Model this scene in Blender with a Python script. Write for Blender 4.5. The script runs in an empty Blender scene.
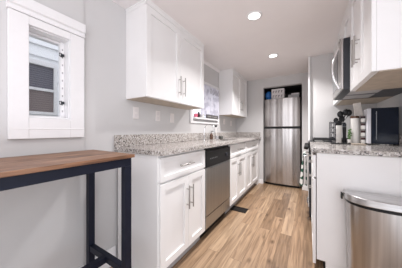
import bpy, bmesh, math, random
from mathutils import Vector, Matrix
random.seed(7)
S = bpy.context.scene
COL = S.collection
PI = math.pi

# ------------------------------------------------------------------ camera
cam_d = bpy.data.cameras.new('camera'); cam = bpy.data.objects.new('camera', cam_d); COL.objects.link(cam)
cam.location = (0, 0, 1.0656)
cam.rotation_euler = (PI / 2, 0, 0.5514)
cam_d.sensor_width = 36; cam_d.lens = 36 * 174.83 / 402
cam_d.shift_y = -3.64 / 402
cam_d.clip_start = 0.02
S.camera = cam

# ------------------------------------------------------------------ world, lights, exposure
S.view_settings.view_transform = 'Standard'
S.view_settings.look = 'None'
S.view_settings.gamma = 1.0
S.view_settings.use_curve_mapping = False
S.view_settings.exposure = 0.30
W = bpy.data.worlds.new('sky'); S.world = W; W.use_nodes = True
bg = W.node_tree.nodes['Background']
bg.inputs[0].default_value = (0.93, 0.945, 1.0, 1); bg.inputs[1].default_value = 1.55


def area(name, loc, rot, sx, sy, power, color=(1, 1, 1)):
    d = bpy.data.lights.new(name, 'AREA'); d.shape = 'RECTANGLE'; d.size = sx; d.size_y = sy; d.energy = power; d.color = color
    o = bpy.data.objects.new(name, d); COL.objects.link(o); o.location = loc; o.rotation_euler = rot
    return o


# bounced flash high behind the photographer
area('bounce_light', (0.05, -0.55, 1.98), (math.radians(62), 0, math.radians(22)), 0.45, 0.35, 2.6, (0.96, 0.97, 1))
# unseen fill lamp aimed upward, added to brighten the ceiling
area('ceiling_fill', (-0.2, -1.3, 0.8), (math.radians(172), 0, 0), 0.6, 0.6, 16, (0.97, 0.96, 1))

# ------------------------------------------------------------------ materials
MATS = {}


def nt(name):
    m = bpy.data.materials.new(name); m.use_nodes = True
    t = m.node_tree; b = t.nodes['Principled BSDF']
    MATS[name] = m
    return m, t, b


def simple(name, col, rough=0.5, metal=0.0, noise=0.0, scale=30, spec=0.5, bump=0.0):
    m, t, b = nt(name)
    b.inputs['Roughness'].default_value = rough; b.inputs['Metallic'].default_value = metal
    b.inputs['Specular IOR Level'].default_value = spec
    tc = t.nodes.new('ShaderNodeTexCoord'); n = t.nodes.new('ShaderNodeTexNoise')
    n.inputs['Scale'].default_value = scale; n.inputs['Detail'].default_value = 3
    t.links.new(tc.outputs['Object'], n.inputs['Vector'])
    r = t.nodes.new('ShaderNodeValToRGB')
    lo = [max(0, c * (1 - noise)) for c in col]; hi = [min(1, c * (1 + noise)) for c in col]
    r.color_ramp.elements[0].color = (*lo, 1); r.color_ramp.elements[1].color = (*hi, 1)
    r.color_ramp.elements[0].position = 0.3; r.color_ramp.elements[1].position = 0.7
    t.links.new(n.outputs['Fac'], r.inputs['Fac']); t.links.new(r.outputs['Color'], b.inputs['Base Color'])
    if bump:
        bp = t.nodes.new('ShaderNodeBump'); bp.inputs['Strength'].default_value = bump; bp.inputs['Distance'].default_value = 0.002
        t.links.new(n.outputs['Fac'], bp.inputs['Height']); t.links.new(bp.outputs['Normal'], b.inputs['Normal'])
    return m


simple('wall_paint', (0.60, 0.59, 0.59), 0.65, noise=0.012, scale=6)
simple('ceiling_paint', (0.84, 0.80, 0.80), 0.8, noise=0.012, scale=5)
simple('trim_white', (0.82, 0.81, 0.82), 0.4, noise=0.01)
simple('cabinet_white', (0.83, 0.82, 0.82), 0.33, noise=0.01, scale=8)
simple('appliance_white', (0.80, 0.80, 0.85), 0.3, noise=0.01)
simple('raw_wood', (0.45, 0.375, 0.30), 0.6, noise=0.12, scale=18)
simple('toe_grey', (0.42, 0.41, 0.42), 0.6, noise=0.05)
simple('black_plastic', (0.010, 0.010, 0.011), 0.4, noise=0.1, spec=0.3)
simple('black_metal', (0.016, 0.018, 0.026), 0.4, noise=0.1)
simple('table_frame_metal', (0.010, 0.012, 0.024), 0.45, noise=0.1, spec=0.2)
simple('cast_iron', (0.02, 0.02, 0.02), 0.6, noise=0.2)
simple('navy_glass', (0.009, 0.014, 0.028), 0.12, noise=0.05, spec=0.25)
simple('dark_glass', (0.02, 0.025, 0.035), 0.06, noise=0.05)
simple('nickel', (0.40, 0.385, 0.37), 0.3, metal=1, noise=0.03)
simple('chrome', (0.75, 0.75, 0.76), 0.12, metal=1, noise=0.02)
simple('grey_chrome', (0.35, 0.36, 0.38), 0.3, metal=1, noise=0.02)
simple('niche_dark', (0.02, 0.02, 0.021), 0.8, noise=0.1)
simple('blue_bag', (0.02, 0.14, 0.42), 0.35, noise=0.35, scale=40)
simple('card_white', (0.72, 0.68, 0.68), 0.6, noise=0.02)
simple('ink', (0.08, 0.07, 0.08), 0.7)
simple('sign_grey', (0.085, 0.08, 0.08), 0.6, noise=0.3, scale=80)
simple('sign_ink', (0.42, 0.40, 0.39), 0.7)
simple('pink', (0.75, 0.16, 0.25), 0.4, noise=0.2, scale=40)
simple('dark_red', (0.05, 0.012, 0.015), 0.3, noise=0.2)
simple('porcelain', (0.78, 0.76, 0.73), 0.25, noise=0.02)
simple('cream_wood', (0.82, 0.76, 0.70), 0.5, noise=0.1)
simple('leaf_green', (0.10, 0.20, 0.06), 0.6, noise=0.3)
simple('vent_brown', (0.014, 0.011, 0.010), 0.6, noise=0.2, spec=0.2)
simple('siding', (0.84, 0.85, 0.87), 0.6, noise=0.02)
simple('sponge', (0.10, 0.10, 0.09), 0.9, noise=0.3, scale=90)
simple('plate_white', (0.78, 0.74, 0.73), 0.4, noise=0.01)
simple('grass_ground', (0.18, 0.20, 0.13), 0.9, noise=0.3, scale=3)
simple('amber_jar', (0.10, 0.05, 0.03), 0.25, noise=0.4, scale=60)


def granite():
    m, t, b = nt('granite')
    b.inputs['Roughness'].default_value = 0.14
    tc = t.nodes.new('ShaderNodeTexCoord')
    v = t.nodes.new('ShaderNodeTexVoronoi'); v.inputs['Scale'].default_value = 125
    t.links.new(tc.outputs['Object'], v.inputs['Vector'])
    sep = t.nodes.new('ShaderNodeSeparateColor'); t.links.new(v.outputs['Color'], sep.inputs[0])
    r = t.nodes.new('ShaderNodeValToRGB'); r.color_ramp.interpolation = 'CONSTANT'
    cols = [(0.0, (0.08, 0.072, 0.07)), (0.09, (0.30, 0.265, 0.25)), (0.30, (0.43, 0.39, 0.36)), (0.56, (0.57, 0.53, 0.50)), (0.80, (0.72, 0.69, 0.67))]
    e = r.color_ramp.elements
    e[0].position, e[0].color = cols[0][0], (*cols[0][1], 1)
    e[1].position, e[1].color = cols[1][0], (*cols[1][1], 1)
    for p, c in cols[2:]:
        x = e.new(p); x.color = (*c, 1)
    t.links.new(sep.outputs[0], r.inputs['Fac'])
    n = t.nodes.new('ShaderNodeTexNoise'); n.inputs['Scale'].default_value = 9; n.inputs['Detail'].default_value = 5
    t.links.new(tc.outputs['Object'], n.inputs['Vector'])
    mx = t.nodes.new('ShaderNodeMix'); mx.data_type = 'RGBA'; mx.blend_type = 'MULTIPLY'
    mx.inputs[0].default_value = 0.22
    t.links.new(r.outputs['Color'], mx.inputs[6]); t.links.new(n.outputs['Fac'], mx.inputs[7])
    t.links.new(mx.outputs[2], b.inputs['Base Color'])


granite()


def floor_mat():
    m, t, b = nt('floor_planks')
    tc = t.nodes.new('ShaderNodeTexCoord')
    mp = t.nodes.new('ShaderNodeMapping'); mp.inputs['Rotation'].default_value = (0, 0, PI / 2)
    t.links.new(tc.outputs['Object'], mp.inputs['Vector'])
    br = t.nodes.new('ShaderNodeTexBrick')
    br.inputs['Scale'].default_value = 1; br.inputs['Brick Width'].default_value = 0.95; br.inputs['Row Height'].default_value = 0.105
    br.inputs['Mortar Size'].default_value = 0.0012; br.inputs['Mortar Smooth'].default_value = 0.1; br.inputs['Bias'].default_value = 0.0
    br.inputs['Color1'].default_value = (0, 0, 0, 1); br.inputs['Color2'].default_value = (1, 1, 1, 1); br.inputs['Mortar'].default_value = (0.5, 0.5, 0.5, 1)
    br.offset = 0.37
    t.links.new(mp.outputs['Vector'], br.inputs['Vector'])
    # per plank tone
    r = t.nodes.new('ShaderNodeValToRGB'); e = r.color_ramp.elements
    e[0].color = (0.215, 0.135, 0.078, 1); e[1].color = (0.42, 0.295, 0.19, 1)
    x = e.new(0.5); x.color = (0.325, 0.212, 0.128, 1)
    t.links.new(br.outputs['Color'], r.inputs['Fac'])
    # grain: long stretched noise, shifted per plank
    add = t.nodes.new('ShaderNodeVectorMath'); add.operation = 'ADD'
    sc = t.nodes.new('ShaderNodeVectorMath'); sc.operation = 'SCALE'; sc.inputs[3].default_value = 7.3
    t.links.new(br.outputs['Color'], sc.inputs[0]); t.links.new(tc.outputs['Object'], add.inputs[0]); t.links.new(sc.outputs[0], add.inputs[1])
    mg = t.nodes.new('ShaderNodeMapping'); mg.inputs['Scale'].default_value = (44, 2.6, 1)
    t.links.new(add.outputs[0], mg.inputs['Vector'])
    n = t.nodes.new('ShaderNodeTexNoise'); n.inputs['Scale'].default_value = 1; n.inputs['Detail'].default_value = 6; n.inputs['Distortion'].default_value = 0.9
    t.links.new(mg.outputs[0], n.inputs['Vector'])
    rg = t.nodes.new('ShaderNodeValToRGB'); rg.color_ramp.elements[0].position = 0.32; rg.color_ramp.elements[1].position = 0.66
    rg.color_ramp.elements[0].color = (0.50, 0.45, 0.41, 1); rg.color_ramp.elements[1].color = (1.16, 1.16, 1.16, 1)
    t.links.new(n.outputs['Fac'], rg.inputs['Fac'])
    mx = t.nodes.new('ShaderNodeMix'); mx.data_type = 'RGBA'; mx.blend_type = 'MULTIPLY'; mx.inputs[0].default_value = 0.9
    t.links.new(r.outputs['Color'], mx.inputs[6]); t.links.new(rg.outputs['Color'], mx.inputs[7])
    # knots
    mk = t.nodes.new('ShaderNodeMapping'); mk.inputs['Scale'].default_value = (6.5, 3.2, 0)
    t.links.new(add.outputs[0], mk.inputs['Vector'])
    vk = t.nodes.new('ShaderNodeTexVoronoi'); vk.inputs['Scale'].default_value = 1.3; t.links.new(mk.outputs[0], vk.inputs['Vector'])
    rk = t.nodes.new('ShaderNodeValToRGB'); rk.color_ramp.elements[0].color = (0.30, 0.24, 0.20, 1); rk.color_ramp.elements[1].color = (1, 1, 1, 1)
    rk.color_ramp.elements[0].position = 0.03; rk.color_ramp.elements[1].position = 0.20
    t.links.new(vk.outputs['Distance'], rk.inputs['Fac'])
    m2 = t.nodes.new('ShaderNodeMix'); m2.data_type = 'RGBA'; m2.blend_type = 'MULTIPLY'; m2.inputs[0].default_value = 0.9
    t.links.new(mx.outputs[2], m2.inputs[6]); t.links.new(rk.outputs['Color'], m2.inputs[7])
    # seams
    m3 = t.nodes.new('ShaderNodeMix'); m3.data_type = 'RGBA'; m3.inputs[7].default_value = (0.15, 0.09, 0.05, 1)
    t.links.new(br.outputs['Fac'], m3.inputs[0]); t.links.new(m2.outputs[2], m3.inputs[6])
    t.links.new(m3.outputs[2], b.inputs['Base Color'])
    b.inputs['Roughness'].default_value = 0.38
    bp = t.nodes.new('ShaderNodeBump'); bp.inputs['Strength'].default_value = 0.15; bp.inputs['Distance'].default_value = 0.002
    t.links.new(n.outputs['Fac'], bp.inputs['Height']); t.links.new(bp.outputs['Normal'], b.inputs['Normal'])


floor_mat()


def stretched(name, stops, scale, rough=0.35, metal=0.0, dist=0.6, rough_amp=0.0, bump=0.0, bscale=None):
    """noise stretched along one axis: wood grain or brushed metal"""
    m, t, b = nt(name)
    tc = t.nodes.new('ShaderNodeTexCoord'); mp = t.nodes.new('ShaderNodeMapping'); mp.inputs['Scale'].default_value = scale
    t.links.new(tc.outputs['Object'], mp.inputs['Vector'])
    n = t.nodes.new('ShaderNodeTexNoise'); n.inputs['Scale'].default_value = 1; n.inputs['Detail'].default_value = 5; n.inputs['Distortion'].default_value = dist
    t.links.new(mp.outputs[0], n.inputs['Vector'])
    r = t.nodes.new('ShaderNodeValToRGB'); e = r.color_ramp.elements
    e[0].position, e[0].color = stops[0][0], (*stops[0][1], 1); e[1].position, e[1].color = stops[-1][0], (*stops[-1][1], 1)
    for p, c in stops[1:-1]:
        x = e.new(p); x.color = (*c, 1)
    t.links.new(n.outputs['Fac'], r.inputs['Fac']); t.links.new(r.outputs['Color'], b.inputs['Base Color'])
    b.inputs['Metallic'].default_value = metal; b.inputs['Roughness'].default_value = rough
    if bump:
        mb = t.nodes.new('ShaderNodeMapping'); mb.inputs['Scale'].default_value = bscale
        t.links.new(tc.outputs['Object'], mb.inputs['Vector'])
        n2 = t.nodes.new('ShaderNodeTexNoise'); n2.inputs['Scale'].default_value = 1; n2.inputs['Detail'].default_value = 1
        t.links.new(mb.outputs[0], n2.inputs['Vector'])
        bp = t.nodes.new('ShaderNodeBump'); bp.inputs['Strength'].default_value = 1; bp.inputs['Distance'].default_value = bump
        t.links.new(n2.outputs['Fac'], bp.inputs['Height']); t.links.new(bp.outputs['Normal'], b.inputs['Normal'])
    return m


stretched('table_wood', [(0.34, (0.07, 0.032, 0.018)), (0.48, (0.22, 0.105, 0.055)), (0.68, (0.36, 0.20, 0.115))], (34, 3.4, 34), 0.42, dist=1.4)
stretched('fridge_steel', [(0.3, (0.40, 0.375, 0.365)), (0.7, (0.54, 0.515, 0.505))], (30, 30, 0.4), 0.27, 1.0, 0, bump=0.022, bscale=(7, 7, 0.12))
stretched('steel', [(0.3, (0.39, 0.38, 0.37)), (0.7, (0.45, 0.44, 0.43))], (30, 30, 0.5), 0.38, 1.0, 0)
stretched('can_steel', [(0.3, (0.44, 0.42, 0.41)), (0.7, (0.62, 0.60, 0.59))], (50, 50, 0.5), 0.30, 1.0, 0)
stretched('lid_steel', [(0.3, (0.50, 0.49, 0.49)), (0.7, (0.66, 0.65, 0.65))], (5, 60, 60), 0.33, 1.0, 0)


def glass(name, col=(1, 1, 1), mixf=0.88, rough=0.0):
    m, t, b = nt(name)
    out = t.nodes['Material Output']
    tr = t.nodes.new('ShaderNodeBsdfTransparent'); tr.inputs[0].default_value = (*col, 1)
    gl = t.nodes.new('ShaderNodeBsdfGlossy'); gl.inputs['Roughness'].default_value = rough
    mx = t.nodes.new('ShaderNodeMixShader'); mx.inputs[0].default_value = 1 - mixf
    t.links.new(tr.outputs[0], mx.inputs[1]); t.links.new(gl.outputs[0], mx.inputs[2]); t.links.new(mx.outputs[0], out.inputs['Surface'])
    return m


glass('window_glass', (0.98, 0.99, 1), 0.95)
glass('jar_glass', (0.85, 0.87, 0.87), 0.8, 0.05)


def lace():
    m, t, b = nt('curtain_lace')
    tc = t.nodes.new('ShaderNodeTexCoord')
    v = t.nodes.new('ShaderNodeTexVoronoi'); v.inputs['Scale'].default_value = 13; v.feature = 'SMOOTH_F1'
    t.links.new(tc.outputs['Object'], v.inputs['Vector'])
    n = t.nodes.new('ShaderNodeTexNoise'); n.inputs['Scale'].default_value = 28; t.links.new(tc.outputs['Object'], n.inputs['Vector'])
    ad = t.nodes.new('ShaderNodeMath'); ad.operation = 'MULTIPLY'; t.links.new(v.outputs['Distance'], ad.inputs[0]); t.links.new(n.outputs['Fac'], ad.inputs[1])
    r = t.nodes.new('ShaderNodeValToRGB'); r.color_ramp.elements[0].position = 0.12; r.color_ramp.elements[1].position = 0.24
    r.color_ramp.elements[0].color = (0.66, 0.65, 0.72, 1); r.color_ramp.elements[1].color = (0.88, 0.87, 0.93, 1)
    t.links.new(ad.outputs[0], r.inputs['Fac'])
    t.links.new(r.outputs['Color'], b.inputs['Base Color']); b.inputs['Roughness'].default_value = 0.9
    tl = t.nodes.new('ShaderNodeBsdfTranslucent'); t.links.new(r.outputs['Color'], tl.inputs[0])
    mx = t.nodes.new('ShaderNodeMixShader'); mx.inputs[0].default_value = 0.45
    out = t.nodes['Material Output']
    t.links.new(b.outputs[0], mx.inputs[1]); t.links.new(tl.outputs[0], mx.inputs[2]); t.links.new(mx.outputs[0], out.inputs['Surface'])


lace()


def emit(name, col, st):
    m, t, b = nt(name)
    b.inputs['Base Color'].default_value = (*col, 1); b.inputs['Emission Color'].default_value = (*col, 1); b.inputs['Emission Strength'].default_value = st


emit('lamp_glow', (1, 0.98, 0.96), 3.0)


def towel_mat():
    """white cotton with rows of dark green leaf wedges"""
    m, t, b = nt('towel_cotton')
    tc = t.nodes.new('ShaderNodeTexCoord'); sp = t.nodes.new('ShaderNodeSeparateXYZ'); t.links.new(tc.outputs['Object'], sp.inputs[0])

    def M(op, a, b_=None, c=None):
        x = t.nodes.new('ShaderNodeMath'); x.operation = op
        for i, q in enumerate((a, b_, c)):
            if q is None: continue
            if isinstance(q, (int, float)): x.inputs[i].default_value = q
            else: t.links.new(q, x.inputs[i])
        return x.outputs[0]
    z = sp.outputs[2]
    s = M('FRACT', M('MULTIPLY', z, 11.5))                     # repeat up the cloth
    u = M('ABSOLUTE', M('SUBTRACT', M('FRACT', M('MULTIPLY', M('ADD', sp.outputs[0], M('MULTIPLY', sp.outputs[1], 0.35)), 17)), 0.5))
    tri = M('LESS_THAN', u, M('MULTIPLY', M('SUBTRACT', 1.0, s), 0.62))
    low = M('LESS_THAN', s, 0.84)
    f = M('MULTIPLY', tri, low)
    mx = t.nodes.new('ShaderNodeMix'); mx.data_type = 'RGBA'
    mx.inputs[6].default_value = (0.72, 0.71, 0.69, 1); mx.inputs[7].default_value = (0.012, 0.075, 0.045, 1)
    t.links.new(f, mx.inputs[0]); t.links.new(mx.outputs[2], b.inputs['Base Color']); b.inputs['Roughness'].default_value = 0.9


towel_mat()


def blind_mat(name, c1, c2, scale):
    m, t, b = nt(name)
    tc = t.nodes.new('ShaderNodeTexCoord'); w = t.nodes.new('ShaderNodeTexWave'); w.bands_direction = 'Z'; w.inputs['Scale'].default_value = scale
    t.links.new(tc.outputs['Object'], w.inputs['Vector'])
    r = t.nodes.new('ShaderNodeValToRGB'); r.color_ramp.elements[0].color = (*c1, 1); r.color_ramp.elements[1].color = (*c2, 1)
    t.links.new(w.outputs['Fac'], r.inputs['Fac']); t.links.new(r.outputs['Color'], b.inputs['Base Color']); b.inputs['Roughness'].default_value = 0.6


blind_mat('blind_blue', (0.075, 0.075, 0.10), (0.15, 0.15, 0.185), 13)
blind_mat('blind_brown', (0.16, 0.125, 0.125), (0.22, 0.175, 0.17), 13)

# ------------------------------------------------------------------ mesh helpers


class MB:
    def __init__(s):
        s.bm = bmesh.new()

    def box(s, x0, x1, y0, y1, z0, z1):
        x0, x1 = sorted((x0, x1)); y0, y1 = sorted((y0, y1)); z0, z1 = sorted((z0, z1))
        v = [s.bm.verts.new(p) for p in ((x0, y0, z0), (x1, y0, z0), (x1, y1, z0), (x0, y1, z0), (x0, y0, z1), (x1, y0, z1), (x1, y1, z1), (x0, y1, z1))]
        for f in ((0, 3, 2, 1), (4, 5, 6, 7), (0, 1, 5, 4), (1, 2, 6, 5), (2, 3, 7, 6), (3, 0, 4, 7)):
            s.bm.faces.new([v[i] for i in f])
        return s

    def prism(s, pts, axis, a, b):
        """2-D outline (list of pairs) extruded along axis from a to b"""
        def mk(p, h):
            if axis == 'z': return (p[0], p[1], h)
            if axis == 'y': return (p[0], h, p[1])
            return (h, p[0], p[1])
        lo = [s.bm.verts.new(mk(p, a)) for p in pts]; hi = [s.bm.verts.new(mk(p, b)) for p in pts]
        n = len(pts)
        s.bm.faces.new(lo); s.bm.faces.new(hi)
        for i in range(n):
            s.bm.faces.new((lo[i], lo[(i + 1) % n], hi[(i + 1) % n], hi[i]))
        return s

    def tube(s, path, r, seg=10, r2=None, closed=False):
        path = [Vector(p) for p in path]; rings = []
        n = len(path)
        for i, p in enumerate(path):
            if closed: d = path[(i + 1) % n] - path[i - 1]
            else: d = path[min(i + 1, n - 1)] - path[max(i - 1, 0)]
            d.normalize()
            up = Vector((0, 0, 1)) if abs(d.z) < 0.9 else Vector((1, 0, 0))
            a = d.cross(up).normalized(); b = d.cross(a)
            rr = r if r2 is None else r + (r2 - r) * i / (n - 1)
            rings.append([s.bm.verts.new(p + a * rr * math.cos(2 * PI * k / seg) + b * rr * math.sin(2 * PI * k / seg)) for k in range(seg)])
        for i in range(n if closed else n - 1):
            A, B = rings[i], rings[(i + 1) % n]
            for k in range(seg):
                s.bm.faces.new((A[k], A[(k + 1) % seg], B[(k + 1) % seg], B[k]))
        if not closed:
            s.bm.faces.new(rings[0]); s.bm.faces.new(rings[-1])
        return s

    def lathe(s, prof, c=(0, 0, 0), seg=24, sx=1, sy=1):
        rings = []
        for r, z in prof:
            rings.append([s.bm.verts.new((c[0] + r * sx * math.cos(2 * PI * k / seg), c[1] + r * sy * math.sin(2 * PI * k / seg), c[2] + z)) for k in range(seg)])
        for A, B in zip(rings, rings[1:]):
            for k in range(seg):
                s.bm.faces.new((A[k], A[(k + 1) % seg], B[(k + 1) % seg], B[k]))
        s.bm.faces.new(rings[0]); s.bm.faces.new(rings[-1])
        return s

    def ball(s, c, r, sx=1, sy=1, sz=1):
        prof = [(max(1e-4, r * math.sin(PI * i / 10)), -r * sz * math.cos(PI * i / 10)) for i in range(11)]
        return s.lathe(prof, c, 14, sx, sy)

    def grid(s, fn, nu, nv, thick=None):
        vs = [[s.bm.verts.new(fn(i / nu, j / nv)) for j in range(nv + 1)] for i in range(nu + 1)]
        for i in range(nu):
            for j in range(nv):
                s.bm.faces.new((vs[i][j], vs[i + 1][j], vs[i + 1][j + 1], vs[i][j + 1]))
        return s

    def rotate(s, loc, axis, ang):
        bmesh.ops.rotate(s.bm, verts=s.bm.verts[:], cent=loc, matrix=Matrix.Rotation(ang, 3, axis)); return s

    def build(s, name, mat, parent=None, bevel=0.0, smooth=False, solid=0.0, label=None):
        bmesh.ops.recalc_face_normals(s.bm, faces=s.bm.faces[:])
        org = Vector(parent['_org']) if parent is not None else None
        if org is None:
            vs = [v.co for v in s.bm.verts]
            org = Vector(((min(v.x for v in vs) + max(v.x for v in vs)) / 2, (min(v.y for v in vs) + max(v.y for v in vs)) / 2, min(v.z for v in vs)))
            loc = org.copy()
        else:
            loc = Vector((0, 0, 0))
        bmesh.ops.translate(s.bm, verts=s.bm.verts[:], vec=-org)
        me = bpy.data.meshes.new(name); s.bm.to_mesh(me); s.bm.free()
        o = bpy.data.objects.new(name, me); COL.objects.link(o); o.location = loc
        me.materials.append(MATS[mat])
        if parent is not None: o.parent = parent
        o['_org'] = tuple(org)
        if bevel:
            b = o.modifiers.new('bevel', 'BEVEL'); b.width = bevel; b.segments = 2; b.limit_method = 'ANGLE'; b.angle_limit = math.radians(40)
        if solid:
            b = o.modifiers.new('solid', 'SOLIDIFY'); b.thickness = solid; b.offset = 0
        if smooth:
            for p in me.polygons: p.use_smooth = True
            try:
                me.set_sharp_from_angle(angle=math.radians(42))
            except Exception:
                pass
        if label: o['label'] = label
        return o


def tag(o, label, cat, group=None, kind=None):
    o['label'] = label; o['category'] = cat
    if group: o['group'] = group
    if kind: o['kind'] = kind
    return o


def thing(name, label, cat, loc, group=None):
    o = bpy.data.objects.new(name, None); COL.objects.link(o); o.location = loc; o.empty_display_size = 0.05
    o['_org'] = tuple(loc)
    return tag(o, label, cat, group)


def struct(o):
    o['kind'] = 'structure'; return o


def copy_tree(o, loc, label):
    r = o.copy(); COL.objects.link(r); r.location = loc; r['label'] = label
    for ch in list(o.children):
        c = ch.copy(); COL.objects.link(c); c.parent = r
        for g in list(ch.children):
            d = g.copy(); COL.objects.link(d); d.parent = c
    return r


def arc(cx, cz, r, a0, a1, n, y=0, plane='xz'):
    out = []
    for i in range(n + 1):
        a = math.radians(a0 + (a1 - a0) * i / n)
        out.append((cx + r * math.cos(a), y, cz + r * math.sin(a)))
    return out


# ------------------------------------------------------------------ dimensions
XW = -1.327            # left wall
XR = 0.70              # right wall
YB = 3.62              # far wall (fridge front)
H = 2.095              # ceiling
YN = -2.4              # where the room carries on behind the camera

# ------------------------------------------------------------------ room shell
struct(MB().box(XW - .2, XR + .12, YN, 4.45, -.06, 0).build('floor', 'floor_planks'))
struct(MB().box(XW - .2, XR + .12, YN, 4.45, H, H + .08).build('ceiling', 'ceiling_paint'))

# left wall, two sections: the near one stands a little proud; each with its window opening
W1 = (0.318, 0.520, 1.137, 1.648)      # y0,y1,z0,z1
W2 = (1.93, 2.66, 1.245, 1.74)
T = .13
b = MB(); xa, xb = XW - T, XW + .008
b.box(xa, xb, YN, W1[0], 0, H).box(xa, xb, W1[1], .604, 0, H).box(xa, xb, W1[0], W1[1], 0, W1[2]).box(xa, xb, W1[0], W1[1], W1[3], H)
struct(b.build('wall_left', 'wall_paint'))
b = MB(); xa, xb = XW - T, XW
b.box(xa, xb, .604, W2[0], 0, H).box(xa, xb, W2[1], 4.4, 0, H).box(xa, xb, W2[0], W2[1], 0, W2[2]).box(xa, xb, W2[0], W2[1], W2[3], H)
struct(b.build('wall_left_far', 'wall_paint'))
# far wall with the fridge recess
NX0, NX1, NZ = -.770, -.100, 1.913
b = MB(); b.box(XW, NX0, YB, YB + .1, 0, H).box(NX1, .02, YB, YB + .1, 0, H).box(NX0, NX1, YB, YB + .1, NZ, H)
struct(b.build('wall_back', 'wall_paint'))
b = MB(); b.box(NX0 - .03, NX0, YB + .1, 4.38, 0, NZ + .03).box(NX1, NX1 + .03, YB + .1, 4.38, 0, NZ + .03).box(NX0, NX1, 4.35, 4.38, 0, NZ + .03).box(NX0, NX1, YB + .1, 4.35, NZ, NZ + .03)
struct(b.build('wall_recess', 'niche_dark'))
# partition behind the stove, coming out to the aisle
struct(MB().box(.022, XR, 2.89, YB + .1, 0, H).build('wall_partition', 'wall_paint'))
struct(MB().box(-.004, .020, 2.865, 2.888, 0, H).build('trim_corner', 'trim_white', bevel=.003))
struct(MB().box(XR, XR + .12, .85, YB, 0, H).build('wall_right', 'wall_paint'))
# baseboards
struct(MB().box(XW + .009, XW + .022, YN, .60, 0, .145).box(XW + .001, XW + .014, .62, .835, 0, .145).build('baseboard_left', 'trim_white', bevel=.004))
struct(MB().box(-.90, NX0 - .002, YB - .014, YB - .001, 0, .085).build('baseboard_back', 'trim_white', bevel=.003))
struct(MB().box(NX1 + .004, .018, YB - .014, YB - .001, 0, .085).build('baseboard_recess', 'trim_white', bevel=.003))
struct(MB().prism([(XW, H - .001), (XW + .03, H - .001), (XW + .026, H - .012), (XW + .010, H - .028), (XW, H - .032)], 'y', 1.83, 2.745).build('trim_ceiling', 'ceiling_paint'))

# ------------------------------------------------------------------ window_1 (near, with moulded head casing)
w1 = bpy.data.objects.new('window_1', None); COL.objects.link(w1); w1.location = (XW, .44, 1.137); w1['_org'] = (XW, .44, 1.137); struct(w1)
xs = XW + .009
b = MB()
b.box(xs, xs + .022, W1[0] - .075, W1[0] + .002, 1.02, 1.69).box(xs, xs + .020, W1[1] - .004, .597, 1.02, 1.69)
b.box(xs, xs + .020, W1[0] + .002, W1[1] - .004, 1.02, 1.135).box(xs, xs + .020, W1[0] + .002, W1[1] - .004, 1.645, 1.69)
b.build('casing', 'trim_white', w1, bevel=.002)
b = MB()
b.prism([(xs, 1.692), (xs + .026, 1.692), (xs + .026, 1.702), (xs + .022, 1.706), (xs + .022, 1.718), (xs + .034, 1.724), (xs + .034, 1.778), (xs, 1.783)], 'y', W1[0] - .08, .599)
b.build('head_moulding', 'trim_white', w1)
MB().box(xs, xs + .0225, W1[0] - .074, .596, 1.070, 1.078).build('sill', 'trim_white', w1, bevel=.003)
b = MB()   # jamb liner
b.box(XW - T, xs, W1[0], W1[0] + .008, W1[2], W1[3]).box(XW - T, xs, W1[1] - .008, W1[1], W1[2], W1[3]).box(XW - T, xs, W1[0] + .008, W1[1] - .008, W1[2], W1[2] + .008).box(XW - T, xs, W1[0] + .008, W1[1] - .008, W1[3] - .008, W1[3])
b.build('jamb', 'trim_white', w1)
xf = XW - .055
b = MB()   # sash track on the right
b.box(xf - .02, xf + .012, W1[1] - .032, W1[1] - .009, W1[2] + .009, W1[3] - .009).box(xf - .02, xf, W1[0] + .009, W1[0] + .02, W1[2] + .009, W1[3] - .009)
b.box(xf - .02, xf, W1[0] + .02, W1[1] - .032, W1[3] - .022, W1[3] - .009).box(xf - .02, xf, W1[0] + .02, W1[1] - .032, W1[2] + .009, W1[2] + .018)
fr = b.build('sash', 'trim_white', w1, bevel=.001)
MB().box(xf - .012, xf - .009, W1[0] + .018, W1[1] - .030, W1[2] + .016, W1[3] - .020).build('pane', 'window_glass', w1)
for zz in (1.555, 1.245):
    b = MB().box(xf + .0125, xf + .016, W1[1] - .030, W1[1] - .012, zz - .008, zz + .008)
    b.tube([(xf + .016, W1[1] - .028, zz + .010), (xf + .024, W1[1] - .042, zz + .006), (xf + .024, W1[1] - .042, zz - .010), (xf + .016, W1[1] - .022, zz - .014)], .0028, 6)
    b.build('sash_latch', 'black_metal', w1, label='dark sash latch')
b = MB()
for k in range(9):
    zz = 1.19 + k * .05
    b.box(xf + .0122, xf + .0128, W1[1] - .024, W1[1] - .018, zz - .006, zz + .006)
b.build('track_slots', 'toe_grey', w1)

# ------------------------------------------------------------------ what window_1 looks onto
nh = thing('neighbour_house', 'white clapboard house wall with a blinded sash window outside the near window', 'house', (-2.65, .7, -.3))
b = MB()
z = -.3
while z < 3.7:  # wall carried up and along out of view to cut sky light
    b.prism([(-2.60, z), (-2.622, z + .129), (-2.66, z + .129), (-2.66, z)], 'y', -4.5, 1.62); z += .13
b.build('siding_wall', 'siding', nh)
b = MB(); ny0, ny1, nz0, nz1 = .60, .885, 1.245, 1.83
b.box(-2.605, -2.57, ny0 - .02, ny0 + .025, nz0, nz1 + .02).box(-2.605, -2.57, ny1 - .03, ny1, nz0, nz1 + .02).box(-2.605, -2.57, ny0 + .025, ny1 - .03, nz1 - .03, nz1 + .02).box(-2.605, -2.57, ny0 + .025, ny1 - .03, nz0, nz0 + .032)
b.box(-2.605, -2.578, ny0 + .025, ny1 - .03, 1.515, 1.545)
hf = b.build('house_window', 'trim_white', nh, bevel=.002)
MB().box(-2.604, -2.596, ny0 + .026, ny1 - .031, 1.546, nz1 - .031).build('blind', 'blind_blue', hf)
MB().box(-2.604, -2.596, ny0 + .026, ny1 - .031, nz0 + .033, 1.514).build('blind', 'blind_brown', hf, label='brown lower blind')
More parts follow.
